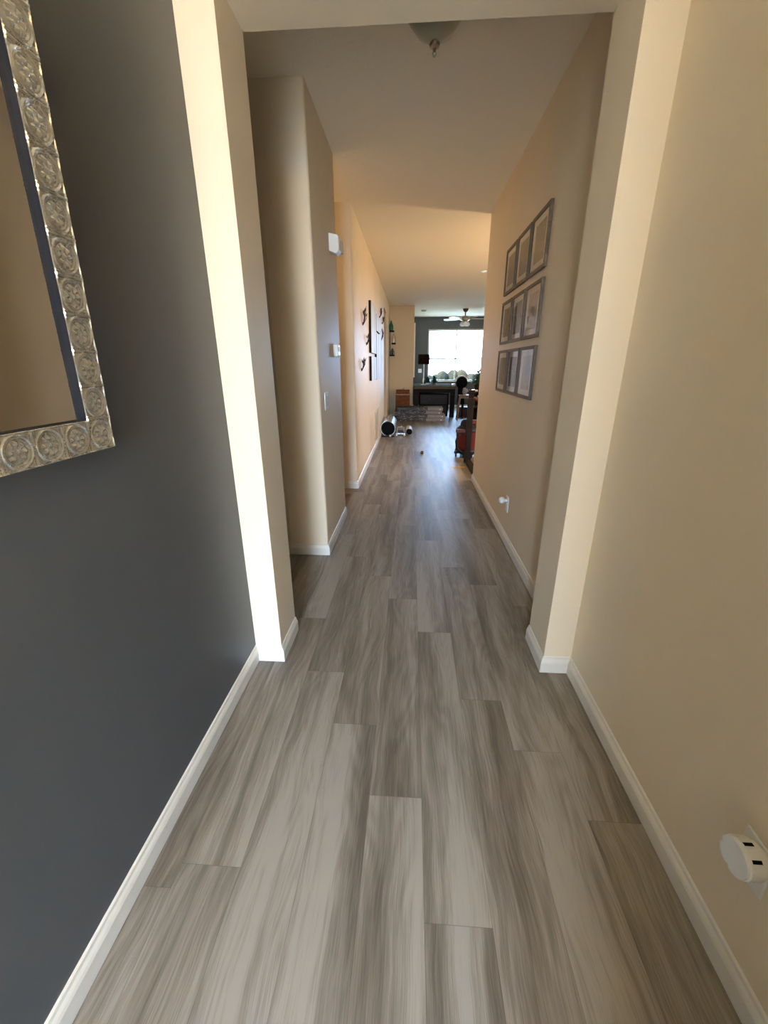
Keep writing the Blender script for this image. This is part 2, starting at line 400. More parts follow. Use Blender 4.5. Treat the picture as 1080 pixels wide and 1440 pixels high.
# front door, swung inwards behind the camera
dm = MB(); dm.M = Matrix.Translation((-0.60, -2.18, 0)) @ Matrix.Rotation(math.radians(90), 4, 'Z')
dm.box(0, 0.70, -0.045, 0, 0.01, 2.04)
for a, b, c_, e in ((0.12, 0.32, 1.15, 1.9), (0.42, 0.62, 1.15, 1.9), (0.12, 0.32, 0.2, 1.0), (0.42, 0.62, 0.2, 1.0)): dm.box(a, b, -0.052, 0.007, c_, e)
d = struct(dm.build('door_2', TRIM, smooth=False))
h = MB(); h.M = dm.M; h.sphere((0.65, 0.06, 0.97), 0.028).cyl((0.65, 0, 0.97), (0.65, 0.05, 0.97), 0.012).sphere((0.65, -0.105, 0.97), 0.028).cyl((0.65, -0.045, 0.97), (0.65, -0.1, 0.97), 0.012)
h.build('door_handle', NICKEL, d)
struct(MB().box(0.10, 0.128, -2.20, -2.185, 0, 2.39).box(-0.70, 0.10, -2.20, -2.185, 2.33, 2.39).box(-0.65, 0.10, -2.28, -2.24, 2.05, 2.08).build('trim_2', TRIM, smooth=False))

# windows
def window(name, x0, x1, z0, z1, y, ax='y', sill=True):
    m = MB()
    def bx(a0, a1, z0_, z1_, d0, d1, mm=None):
        mm = mm or m
        if ax == 'y': mm.box(a0, a1, y+d0, y+d1, z0_, z1_)
        else: mm.box(y+d0, y+d1, a0, a1, z0_, z1_)
    fr = 0.045
    bx(x0, x0+fr, z0, z1, 0.04, 0.10); bx(x1-fr, x1, z0, z1, 0.04, 0.10)
    bx(x0+fr, x1-fr, z1-fr, z1, 0.04, 0.10); bx(x0+fr, x1-fr, z0, z0+fr, 0.04, 0.10)
    xm = (x0+x1)/2+(-0.15 if ax == 'y' else 0); zm = (z0+z1)/2-0.09
    bx(x0+fr, x1-fr, zm-0.02, zm+0.02, 0.05, 0.09); bx(xm-0.02, xm+0.02, z0+fr, zm-0.02, 0.05, 0.09); bx(xm-0.02, xm+0.02, zm+0.02, z1-fr, 0.05, 0.09)
    o = struct(m.build(name, TRIM, smooth=False))
    g = MB(); bx(x0+fr, x1-fr, z0+fr, z1-fr, 0.068, 0.072, g); g.build('pane', PANE, o, smooth=False)
    if sill:
        s_ = MB(); bx(x0-0.03, x1+0.03, z0-0.02, z0, -0.04, 0.04, s_); s_.build('window_sill', TRIM, o, smooth=False)
    return o
window('window_1', 0.50, 2.60, 0.834, 2.393, 14.15)
window('window_2', 5.0, 6.0, 0.90, 2.10, 4.18, ax='x')
# white casing on the return wall beside the back window
struct(MB().box(0.04, 0.075, 11.64, 11.72, 1.02, 2.36).box(0.04, 0.065, 11.72, 13.0, 2.28, 2.36).box(0.04, 0.065, 12.92, 13.0, 1.02, 2.28).box(0.04, 0.065, 11.72, 12.92, 1.02, 1.10).build('trim_3', TRIM, smooth=False))

# outdoors
struct(MB().box(-25, 25, -30, -2.32, -0.14, -0.10).build('ground_front', CONC, smooth=False))
struct(MB().box(-6, 8, 14.3, 19, -0.10, -0.08).build('ground_bounce', plain('cool_bounce_ground', (0.20, 0.25, 0.29), 0.9, var=0.1), smooth=False))  # unseen slab added to bounce cool light onto the far ceiling
struct(MB().box(-30, 30, 14.3, 60, -0.14, -0.10).box(4.3, 40, -2.32, 14.3, -0.14, -0.10).build('ground_garden', GRASS, smooth=False))
hd = MB()
for i in range(46):
    x = -3+i*0.42+random.uniform(-.1, .1); zt = 0.84+0.14*random.random()+(0.2 if 10 < i < 14 else 0)
    hd.sphere((x, 22+random.uniform(-.4, .4), zt*0.45-0.05), 0.42, 0.5, zt*0.62, 10)
me = hd
o = me.build('hedge', HEDGE); tag(o, 'low dark green hedge outside beyond the back window', 'hedge')

# ------------------------------------------------------------------ stairwell behind the right wall, balustrade
st = MB()
for k in range(5): st.box(HX0+0.03+k*0.18, HX0+0.03+(k+1)*0.18, HY0, HY1, -1.3, -0.18*(k+1))
struct(st.build('stairs', NEWEL, smooth=False))
struct(MB().box(HX0, HX1, HY0-0.03, HY0, -1.3, -0.12).box(HX0, HX1, HY1, HY1+0.03, -1.3, -0.12).box(HX1, HX1+0.03, HY0, HY1, -1.3, -0.12).box(HX0-0.03, HX0, HY0, HY1, -1.3, -0.12).build('wall_stairwell', WALL, smooth=False))
t = thing('stair_balustrade', 'dark brown newel post with sloping handrail and low curb at the stair opening', 'railing', (0.82, 5.9, 0))
MB().box(0.777, 0.867, 5.855, 5.945, 0, 0.16).box(0.785, 0.859, 5.863, 5.937, 0.16, 0.80).box(0.775, 0.869, 5.853, 5.947, 0.80, 0.90).box(0.788, 0.856, 5.866, 5.934, 0.90, 0.96).build('newel_post', NEWEL, t, bevel=0.004, smooth=False)
MB().box(0.768, 0.876, 5.846, 5.954, 0.96, 0.985).prism([(0.78, 5.858), (0.864, 5.858), (0.864, 5.942), (0.78, 5.942)], 0.985, 1.005).build('post_cap', NEWEL, t, bevel=0.006, smooth=False)
MB().tube([(0.86, 5.90, 0.90), (1.05, 5.89, 0.80), (1.75, 5.87, 0.30)], 0.024, 10).build('handrail', OAK, t)
MB().box(0.79, 0.87, 5.0, 5.855, 0, 0.05).build('curb', NEWEL, t, bevel=0.005, smooth=False)
for k in range(6):
    x = 0.98+k*0.13; z = 0.80-(x-1.05)*0.714
    MB().box(x-0.012, x+0.012, 5.87, 5.895, 0.0, z).build('baluster', NEWEL, t, smooth=False)

# ------------------------------------------------------------------ mirror
MW, MH, FW_ = 0.75, 0.955, 0.068
mx = thing('wall_mirror', 'rectangular mirror in embossed silver rosette frame on the slate wall', 'mirror', (-0.70, 0.904-MW/2, 1.152))
# local frame: s along +y from the near side, t up, n out from the wall (+x)
lean = math.radians(1.75)
FM = Matrix(((math.sin(lean)*0, math.sin(lean), math.cos(lean), -0.685), (1, 0, 0, 0.904-MW), (0, math.cos(lean), -math.sin(lean), 1.152), (0, 0, 0, 1)))
def emboss(u, v, L):
    """u along the strip (0..L), v across (0..FW_); returns height in metres"""
    cell = L/round(L/(FW_*0.98)); R0 = FW_*0.5
    k = np.floor(u/cell); du = u-(k+0.5)*cell; dv = v-R0
    r = np.hypot(du, dv)/R0; th = np.arctan2(dv, du)
    g = lambda x, s: np.exp(-(x/s)**2)
    h = 0.9*g(r-0.86, 0.07)+0.5*g(r-0.70, 0.05)
    h += 1.0*g(r-0.42, 0.15)*np.abs(np.cos(4*th))**1.5
    h += 1.1*g(r, 0.13)-0.25*g(r-0.62, 0.06)
    out = r > 0.97
    leaf = 0.7*np.abs(np.sin(du*520))*g((np.abs(du)-cell/2), 0.011)
    h = np.where(out, leaf, h)
    e = np.minimum(v, FW_-v); h = h*np.clip(e/0.003, 0, 1)+0.75*g(e-0.0012, 0.0013)
    return h*0.0044
fr = MB(); fr.M = Matrix.Identity(4); V = []; F = []
def strip(L, place):
    n, m = int(L/0.0016), 42
    us = np.linspace(0, L, n); vs_ = np.linspace(0, FW_, m)
    k0 = len(V)
    for u in us:
        lo, hi = 0, 0
        for v in vs_:
            # mitre: clamp u into the trapezoid at height v (v=0 outer edge, v=FW_ inner edge)
            uu = v+(u/L)*(L-2*v)
            hh = float(emboss(np.array(uu), np.array(v), L))
            p = place(uu, v, hh); V.append(tuple(FM @ Vector(p)))
    for i in range(n-1):
        for j in range(m-1):
            a = k0+i*m+j; F.append((a, a+1, a+m+1, a+m))
strip(MW, lambda u, v, h: (u, v, h))                      # bottom
strip(MW, lambda u, v, h: (MW-u, MH-v, h))                # top
strip(MH, lambda u, v, h: (MW-v, u, h))                   # right (far) side
strip(MH, lambda u, v, h: (v, MH-u, h))                   # near side
fr.v, fr.f = V, F
fo = fr.build('frame', SILVER, mx)
fo.data.shade_smooth()
b = MB(); b.M = FM
b.box(0, MW, 0, 0.004, -0.022, 0.0005).box(0, MW, MH-0.004, MH, -0.022, 0.0005).box(0, 0.004, 0.004, MH-0.004, -0.022, 0.0005).box(MW-0.004, MW, 0.004, MH-0.004, -0.022, 0.0005)
b.build('frame_edge', LINER, mx, smooth=False)
b = MB(); b.M = FM; q = FW_-0.002
b.box(q, MW-q, q, q+0.003, -0.010, 0.001).box(q, MW-q, MH-q-0.003, MH-q, -0.010, 0.001).box(q, q+0.003, q, MH-q, -0.010, 0.001).box(MW-q-0.003, MW-q, q, MH-q, -0.010, 0.001)
b.build('inner_liner', LINER, mx, smooth=False)
b = MB(); b.M = FM; b.box(q, MW-q, q, MH-q, -0.014, -0.0095); b.build('glass', MIRROR, mx, smooth=False)
b = MB(); b.M = FM; b.box(0.004, MW-0.004, 0.004, MH-0.004, -0.024, -0.017); b.build('backing', BACKING, mx, smooth=False)

# ------------------------------------------------------------------ nine framed prints on the right wall
def print_mat(name, dark, light, seed, sc=26):
    n = N(name); co = n.coord(); v = n.n('ShaderNodeVectorMath', operation='ADD'); n.put(v.inputs[0], co); v.inputs[1].default_value = (seed, seed*1.7, 0)
    f = n.noise(v.outputs[0], sc, 5, 0.65, 1.2); g = n.noise(v.outputs[0], sc*0.3, 2)
    n.base(n.ramp(n.math('ADD', n.math('MULTIPLY', f, 0.65), n.math('MULTIPLY', g, 0.35)), [(0.38, dark), (0.62, light)]), 0.8)
    return n.m
DK, LT = (0.07, 0.058, 0.042), (0.27, 0.23, 0.17)
PK, PL_ = (0.36, 0.33, 0.27), (0.56, 0.51, 0.42)
FY = [(2.735, 3.095), (3.125, 3.472), (3.502, 3.845)]
FZ = [(1.858, 2.183), (1.487, 1.806), (1.116, 1.440)]
spec = {(0, 0): (DK, LT, 'nearest picture in the top row of the nine grey-framed prints'), (0, 1): (DK, LT, 'middle picture in the top row of the nine grey-framed prints'),
        (0, 2): (DK, LT, 'farthest picture in the top row of the nine grey-framed prints'), (1, 0): (PK, PL_, 'pale print with a small dark blot, nearest in the middle row of nine frames'),
        (1, 1): (DK, LT, 'dark brown print in the centre of the block of nine frames'), (1, 2): (DK, LT, 'farthest picture in the middle row of the nine grey-framed prints'),
        (2, 0): (PK, PL_, 'pale print nearest in the bottom row, lowest of the nine frames toward the archway'), (2, 1): (DK, LT, 'middle picture in the bottom row of the nine grey-framed prints'),
        (2, 2): (DK, LT, 'farthest picture in the bottom row of the nine grey-framed prints')}
for (r, c), (dk, lt, lab) in spec.items():
    y0, y1 = FY[c]; z0, z1 = FZ[r]; ym, zm = (y0+y1)/2, (z0+z1)/2
    t = thing('picture_frame', lab, 'picture', (0.76, ym, z0), 'framed prints on the hall wall')
    f_ = 0.020; xw, xf = 0.7595, 0.742
    MB().box(xf, xw, y0, y1, z0, z0+f_).box(xf, xw, y0, y1, z1-f_, z1).box(xf, xw, y0, y0+f_, z0+f_, z1-f_).box(xf, xw, y1-f_, y1, z0+f_, z1-f_).build('frame', FRAMEW, t, smooth=False)
    MB().box(0.752, 0.755, y0+f_, y1-f_, z0+f_, z1-f_).build('mat', MAT, t, smooth=False)
    iw = 0.10 if r else 0.105
    ih = 0.105
    p = MB().box(0.751, 0.752, ym-iw, ym+iw, zm-ih, zm+ih)
    po = p.build('print', print_mat('print_image', dk, lt, r*3.1+c*1.7), t, smooth=False)
    if (r, c) == (1, 0):
        bl = [(3.0+0.022*math.cos(a)*(1+0.25*math.sin(3*a)), 1.605+0.028*math.sin(a)*(1+0.2*math.cos(2*a))) for a in [2*PI*k/20 for k in range(20)]]
        MB().add([(0.7507, y, z) for y, z in bl]+[(0.7510, y, z) for y, z in bl], [tuple(range(20)), tuple(range(39, 19, -1))]).build('ink_blot', BLACKM, t, smooth=False)
    MB().box(0.7455, 0.7465, y0+f_, y1-f_, z0+f_, z1-f_).build('glass', FRAMEGLASS, t, smooth=False)

# ------------------------------------------------------------------ wall fittings
t = thing('door_chime', 'white plastic chime box high on the hall corner wall', 'chime', (-0.593, 3.32, 2.07))
pr = [(-0.593, 2.19), (-0.530, 2.178), (-0.522, 2.165), (-0.522, 2.085), (-0.545, 2.062), (-0.593, 2.082)]
m = MB(); k = len(pr)
m.add([(x, 3.275, z) for x, z in pr]+[(x, 3.375, z) for x, z in pr], [tuple(range(k-1, -1, -1)), tuple(range(k, 2*k))]+[(i, (i+1) % k, k+(i+1) % k, k+i) for i in range(k)])
m.build('cover', PLASTIC, t, smooth=False, bevel=0.004)
MB().box(-0.593, -0.512, 3.376, 3.41, 2.085, 2.165).build('side_unit', DPLASTIC, t, smooth=False, bevel=0.004)
t = thing('thermostat', 'small white rounded thermostat on the hall wall above the switch', 'thermostat', (-0.593, 3.33, 1.385))
MB().box(-0.593, -0.555, 3.285, 3.375, 1.388, 1.482).build('body', PLASTIC, t, smooth=False, bevel=0.012)
MB().box(-0.556, -0.553, 3.305, 3.355, 1.425, 1.46).build('display', DPLASTIC, t, smooth=False)
def plate(name, label, cat, face, y0, y1, z0, z1, sgn, rocker=True):
    t = thing(name, label, cat, (face, (y0+y1)/2, z0))
    a, b = sorted((face, face+sgn*0.006)); MB().box(a, b, y0, y1, z0, z1).build('cover_plate', PLASTIC, t, smooth=False, bevel=0.002)
    ym, zm = (y0+y1)/2, (z0+z1)/2
    if rocker:
        a, b = sorted((face+sgn*0.006, face+sgn*0.010)); MB().box(a, b, ym-0.017, ym+0.017, zm-0.034, zm+0.034).build('rocker', DPLASTIC, t, smooth=False, bevel=0.001)
    else:
        for dz in (-0.02, 0.02):
            a, b = sorted((face+sgn*0.006, face+sgn*0.008)); MB().box(a, b, ym-0.016, ym+0.016, zm+dz-0.014, zm+dz+0.014).build('socket', PLASTIC, t, smooth=False)
    return t
plate('light_switch', 'white light switch plate on the hall corner wall below the thermostat', 'switch', -0.593, 2.868, 2.985, 1.035, 1.153, 1)
plate('wall_outlet', 'white wall outlet low on the right hall wall under the framed prints', 'outlet', 0.76, 3.035, 3.11, 0.25, 0.37, -1, False)
plate('wall_outlet', 'outlet plate low on the foyer right wall behind the round plug-in', 'outlet', 0.741, 0.575, 0.650, 0.283, 0.40, -1, False)
t = thing('plug_in_night_light', 'small white round plug-in sticking out of the hall outlet', 'night light', (0.75, 3.06, 0.34))
MB().sphere((0.712, 3.06, 0.345), 0.026, 0.030, 0.026).build('globe', WHITEC, t)
MB().cyl((0.752, 3.06, 0.345), (0.725, 3.06, 0.345), 0.014).build('stem', PLASTIC, t)
t = thing('plug_in_air_freshener', 'round white plug-in with notched disc face and two dark slots, low on foyer wall', 'air freshener', (0.735, 0.612, 0.34))
cy, cz = 0.600, 0.372
def disc_poly(R, notches):
    pts = []
    for k in range(72):
        a = 2*PI*k/72; r_ = R
        for na in notches:
            dd = abs((a-na+PI) % (2*PI)-PI)
            if dd < 0.16: r_ = R*(0.76+dd*1.4)
        pts.append((r_*math.cos(a), r_*math.sin(a)))
    return pts
m = MB(); m.lathe([(0.0, 0.0), (0.033, 0.0), (0.038, 0.004), (0.038, 0.03), (0.034, 0.040), (0.022, 0.052)], (0.683, cy, cz), 32, 'x')
m.build('body', PLASTIC, t)
pp = disc_poly(0.036, (math.radians(2), math.radians(-80)))
MB().add([(0.679, cy+a, cz+b_) for a, b_ in pp]+[(0.684, cy+a, cz+b_) for a, b_ in pp], [tuple(range(72)), tuple(range(143, 71, -1))]+[(i, (i+1) % 72, 72+(i+1) % 72, 72+i) for i in range(72)]).build('disc_face', WHITEC, t, smooth=False)
for a in (math.radians(132), math.radians(88)):
    s_ = MB(); s_.M = Matrix.Translation((0.699, cy, cz)) @ Matrix.Rotation(a, 4, 'X')
    s_.box(-0.009, 0.009, 0.0355, 0.0388, -0.0032, 0.0032); s_.build('slot', BLACKM, t, smooth=False)

# floor register on the long left wall
t = thing('wall_vent', 'tall white return air grille low on the long left wall', 'vent', (-0.593, 7.15, 0.09))
MB().box(-0.593, -0.583, 6.80, 6.83, 0.10, 0.61).box(-0.593, -0.583, 7.50, 7.53, 0.10, 0.61).box(-0.593, -0.583, 6.83, 7.50, 0.10, 0.13).box(-0.593, -0.583, 6.83, 7.50, 0.58, 0.61).build('frame', TRIMC, t, smooth=False)
m = MB()
for k in range(18): m.box(-0.592, -0.586, 6.83, 7.50, 0.135+k*0.0245, 0.148+k*0.0245)
m.build('louvres', TRIMC, t, smooth=False)

# hall ceiling light
t = thing('ceiling_light', 'frosted glass dome light with a small finial on the near hall ceiling', 'ceiling light', (0.067, 2.20, C))
MB().lathe([(0.0, 0), (0.15, 0), (0.155, -0.02), (0.14, -0.035), (0.0, -0.035)], (0.067, 2.20, C), 32).build('canopy', BRONZE, t)
MB().lathe([(0.150, -0.036), (0.148, -0.05), (0.132, -0.085), (0.104, -0.125), (0.07, -0.165), (0.03, -0.19), (0.0, -0.196)], (0.067, 2.20, C), 40).build('glass_dome', FROST, t)
MB().lathe([(0.0, -0.190), (0.014, -0.192), (0.022, -0.200), (0.019, -0.209), (0.008, -0.214), (0.006, -0.222), (0.0085, -0.229), (0.004, -0.238), (0, -0.241)], (0.067, 2.20, C), 20).build('finial', NICKEL, t)
# far ceiling fixtures
LITM = N('lit_lamp_lens'); LITM.base((0.9, 0.85, 0.75), 0.4); LITM.b.inputs['Emission Color'].default_value = (1, 0.86, 0.62, 1); LITM.b.inputs['Emission Strength'].default_value = 6
t = thing('recessed_light', 'lit recessed ceiling light peeking past the end of the right wall', 'ceiling light', (1.156, 7.568, C))
MB().lathe([(0.06, 0), (0.085, 0), (0.085, -0.006), (0.06, -0.010)], (1.156, 7.568, C), 24).build('trim_ring', PLASTIC, t)
MB().lathe([(0.0, -0.001), (0.06, -0.001), (0.045, -0.007), (0.0, -0.008)], (1.156, 7.568, C), 24).build('lens', LITM.m, t)
t = thing('smoke_detector', 'small pale round smoke detector on the far ceiling left of the fan', 'smoke detector', (0.296, 12.44, C))
MB().lathe([(0.0, 0), (0.075, 0), (0.075, -0.02), (0.055, -0.04), (0.0, -0.042)], (0.296, 12.44, C), 24).build('housing', DPLASTIC, t)
# bare canopy added off camera above the foyer fill light
t = thing('foyer_fill_canopy', 'unseen canopy added for the foyer fill light', 'ceiling light', (-0.20, -1.30, C))
MB().lathe([(0, 0), (0.08, 0), (0.07, -0.03), (0, -0.03)], (-0.20, -1.30, C), 24).build('canopy', NICKEL, t)

# ceiling fan
fx, fy = 1.406, 12.24
t = thing('ceiling_fan', 'ceiling fan with white bowl lights in front of the back window', 'ceiling fan', (fx, fy, C))
MB().lathe([(0.0, 0), (0.075, 0), (0.065, -0.05), (0.03, -0.085), (0, -0.085)], (fx, fy, C), 20).build('canopy', BRONZE, t)
MB().cyl((fx, fy, C-0.08), (fx, fy, C-0.19), 0.014).build('downrod', BRONZE, t)
MB().lathe([(0.0, -0.17), (0.05, -0.175), (0.125, -0.205), (0.14, -0.235), (0.13, -0.275), (0.07, -0.30), (0.05, -0.325), (0, -0.325)], (fx, fy, C), 24).build('motor_housing', NICKEL, t)
for k in range(5):
    a = math.radians(8+72*k)
    m = MB(); m.M = Matrix.Translation((fx, fy, C-0.245)) @ Matrix.Rotation(a, 4, 'Z') @ Matrix.Rotation(math.radians(13), 4, 'X')
    m.prism([(0.19, -0.05), (0.28, -0.066), (0.55, -0.072), (0.61, -0.055), (0.625, 0), (0.61, 0.055), (0.55, 0.072), (0.28, 0.066), (0.19, 0.05)], -0.004, 0.004)
    bl = m.build('blade', BLADE, t, smooth=False)
    m2 = MB(); m2.M = m.M; m2.box(0.10, 0.22, -0.018, 0.018, -0.010, -0.004); m2.build('blade_bracket', NICKEL, bl, smooth=False)
for k in range(3):
    a = math.radians(-90+120*k); cx, cy_ = fx+0.075*math.cos(a), fy+0.075*math.sin(a)
    MB().lathe([(0.022, -0.315), (0.05, -0.335), (0.072, -0.37), (0.070, -0.395), (0.045, -0.425), (0.0, -0.432)], (cx, cy_, C), 20).build('light_bowl', BOWL, t)

# ------------------------------------------------------------------ left wall decor
def canvas_mat():
    n = N('misty_forest_print'); x, y, z = n.sep(n.coord())
    tr = n.noise(n.comb(0.0, n.math('MULTIPLY', y, 7), n.math('MULTIPLY', z, 0.35)), 1, 4, 0.6)
    mist = n.noise(n.comb(0.0, n.math('MULTIPLY', y, 1.3), n.math('MULTIPLY', z, 2.5)), 1, 3)
    c = n.ramp(tr, [(0.36, (0.10, 0.13, 0.17)), (0.46, (0.36, 0.42, 0.48)), (0.55, (0.62, 0.68, 0.72)), (0.7, (0.76, 0.80, 0.80))])
    n.base(n.mix(n.math('MULTIPLY', mist, 0.8), c, (0.74, 0.78, 0.80)), 0.6); return n.m
CANV = canvas_mat()
for (y0, y1, z0, z1, lab) in ((6.05, 6.88, 1.493, 2.143, 'tall upper near panel of the misty grey forest canvas set'),
                              (6.94, 7.74, 1.84, 2.075, 'short upper far panel of the misty grey forest canvas set'),
                              (6.05, 6.88, 1.121, 1.447, 'short lower near panel of the misty grey forest canvas set'),
                              (6.94, 8.0, 1.113, 1.79, 'tall lower far panel of the misty grey forest canvas set')):
    t = thing('canvas_print', lab, 'canvas print', (-0.593, (y0+y1)/2, z0), 'forest canvas panels')
    MB().box(-0.593, -0.560, y0, y1, z0, z1).build('stretcher', ESP, t, smooth=False)
    MB().box(-0.560, -0.5585, y0, y1, z0, z1).build('canvas', CANV, t, smooth=False)
for i, (y, z, hh, lab) in enumerate(((5.29, 1.78, 0.20, 'dark wire spray ornament on the left wall, upper near the forest canvas'),
                      (5.68, 1.58, 0.14, 'dark wire spray ornament touching the near edge of the forest canvas'),
                      (5.08, 1.27, 0.14, 'dark wire spray ornament lowest and nearest on the left wall'),
                      (7.95, 2.12, 0.16, 'dark wire spray ornament above the far end of the forest canvas'),
                      (8.65, 2.08, 0.13, 'small dark wire ornament beside the passage opening on the left wall'),
                      (8.33, 1.76, 0.24, 'long dark wire ornament just beyond the far canvas panel'))):
    t = thing('wall_ornament', lab, 'ornament', (-0.593, y, z), 'wire ornaments on the left wall')
    MB().lathe([(0, 0), (0.018, 0), (0.018, 0.008), (0, 0.010)], (-0.593, y, z+0.01), 12, 'x').build('mount', METALD, t)
    m = MB()
    for k in range(9):
        a = (k-4)*0.17; L = hh*random.uniform(0.75, 1.05)
        p0 = Vector((-0.585, y, z)); p2 = Vector((-0.575+0.035*random.random(), y+L*math.sin(a), z+L*math.cos(a)))
        m.tube([p0, (p0+p2)/2+Vector((0.012, 0, 0)), p2], [0.004, 0.0035, 0.002], 5)
        m.leaf(p2-(p2-p0)*0.3, p2-p0, 0.05, 0.014, 0)
    m.build('wires', METALD, t, smooth=False)

# three-tier shelf in the corner of the cream wall
t = thing('tiered_wall_shelf', 'dark three-ledge shelf in the corner of the far cream wall', 'shelf', (-0.52, 11.5, 1.57))
for x0, x1, z in ((-0.59, -0.47, 2.165), (-0.535, -0.43, 1.870), (-0.59, -0.455, 1.585)):
    MB().box(x0, x1, 11.37, 11.5, z-0.035, z).build('ledge', ESP, t, smooth=False)
MB().box(-0.59, -0.575, 11.488, 11.5, 1.585, 2.13).build('back_rail', ESP, t, smooth=False)
t = thing('glass_bottle', 'teal green glass bottle on the top ledge of the corner shelf', 'bottle', (-0.545, 11.43, 2.165))
MB().lathe([(0, 0), (0.045, 0), (0.052, 0.03), (0.050, 0.12), (0.022, 0.18), (0.018, 0.22), (0.022, 0.23), (0, 0.23)], (-0.545, 11.43, 2.165), 18).build('bottle_body', TEAL, t)
t = thing('candle_lantern', 'small lantern with a white candle on the middle shelf ledge', 'lantern', (-0.48, 11.43, 1.87))
MB().cyl((-0.48, 11.43, 1.872), (-0.48, 11.43, 1.98), 0.025).build('candle', WHITEC, t)
m = MB()
for dx, dy in ((-.04, -.04), (.04, -.04), (-.04, .04), (.04, .04)): m.box(-0.48+dx-.003, -0.48+dx+.003, 11.43+dy-.003, 11.43+dy+.003, 1.872, 2.02)
m.tube([(-0.52, 11.39, 2.02), (-0.48, 11.43, 2.09), (-0.44, 11.47, 2.02)], 0.004, 6).box(-.523, -.437, 11.387, 11.473, 1.87, 1.876)
m.build('wire_cage', BRONZE, t, smooth=False)
t = thing('shelf_figurine', 'dark arched figurine on the bottom ledge of the corner shelf', 'figurine', (-0.515, 11.43, 1.585))
MB().lathe([(0, 0), (0.04, 0), (0.03, 0.03), (0.035, 0.08), (0.018, 0.12), (0.02, 0.14), (0, 0.17)], (-0.515, 11.43, 1.585), 14).build('figure', DGREEN, t)
MB().tube([(-0.515+0.055*math.cos(a), 11.43, 1.59+0.14*math.sin(a)) for a in [PI*k/10 for k in range(11)]], 0.006, 6).build('arch', BLACK, t)

# ------------------------------------------------------------------ floor items by the left wall
def roll(name, label, c0, c1, R, rc, outer, nturn, group=None):
    c0, c1 = Vector(c0), Vector(c1); t = thing(name, label, 'roll', (c0.x, c0.y, 0), group)
    d = (c1-c0).normalized(); a = Vector((0, 0, 1)); b = d.cross(a).normalized()
    m = MB(); K = 22*nturn; th_ = (R-rc)/nturn; vs = []
    for k in range(K+1):
        an = 2*PI*k/22; r_ = rc+th_*k/22
        for rr in (r_, r_+th_*0.55):
            for cc in (c0, c1): vs.append(tuple(cc+rr*(math.cos(an)*a+math.sin(an)*b)))
    fs = []
    for k in range(K):
        i = k*4; j = i+4
        fs += [(i, j, j+1, i+1), (i+2, i+3, j+3, j+2), (i, i+2, j+2, j), (i+1, j+1, j+3, i+3)]
    m.add(vs, fs); m.build('rolled_sheet', outer, t)
    MB().cyl(c0-d*0.006, c1-d*0.01, R*0.93, n=24).build('core', BLACKM, t)
    return t
roll('underlayment_roll', 'large silver foil underlayment roll with black end by the left wall', (-0.445, 8.15, 0.152), (-0.445, 9.15, 0.152), 0.145, 0.05, FOIL, 5)
roll('film_roll', 'small white film roll with a dark core beside the flooring cutter', (-0.03, 8.30, 0.070), (-0.035, 8.75, 0.070), 0.066, 0.04, FOAM, 3)
t = thing('flooring_cutter', 'low silver metal flooring cutter with pale lever between the two rolls', 'cutter', (-0.2, 8.3, 0))
MB().box(-0.29, -0.265, 8.2, 8.75, 0.02, 0.055).box(-0.13, -0.105, 8.2, 8.75, 0.02, 0.055).box(-0.29, -0.105, 8.24, 8.30, 0.025, 0.05).box(-0.29, -0.105, 8.62, 8.68, 0.025, 0.05).build('base_frame', FOIL, t, smooth=False)
MB().box(-0.262, -0.132, 8.34, 8.60, 0.05, 0.062).build('bed', BLACK, t, smooth=False)
MB().tube([(-0.278, 8.45, 0.05), (-0.26, 8.45, 0.14), (-0.14, 8.45, 0.14), (-0.12, 8.45, 0.05)], 0.014, 8).build('arch', DPLASTIC, t)
MB().tube([(-0.19, 8.50, 0.17), (-0.125, 8.22, 0.07)], 0.010, 8).build('lever', PALEW, t)
for x in (-0.275, -0.125): MB().sphere((x, 8.185, 0.022), 0.022, 0.022, 0.022).build('foot', WHITEC, t)
t = thing('side_bar', 'short dark bar on the floor in front of the foil roll', 'tool', (-0.45, 8.08, 0))  # side bar of the flooring cutter, kept as a separate object
MB().box(-0.57, -0.32, 8.06, 8.10, 0.0, 0.025).build('bar', BLACK, t, smooth=False, bevel=0.003)
MB().sphere((-0.40, 8.05, 0.028), 0.022).build('bar_end', WHITEC, t)

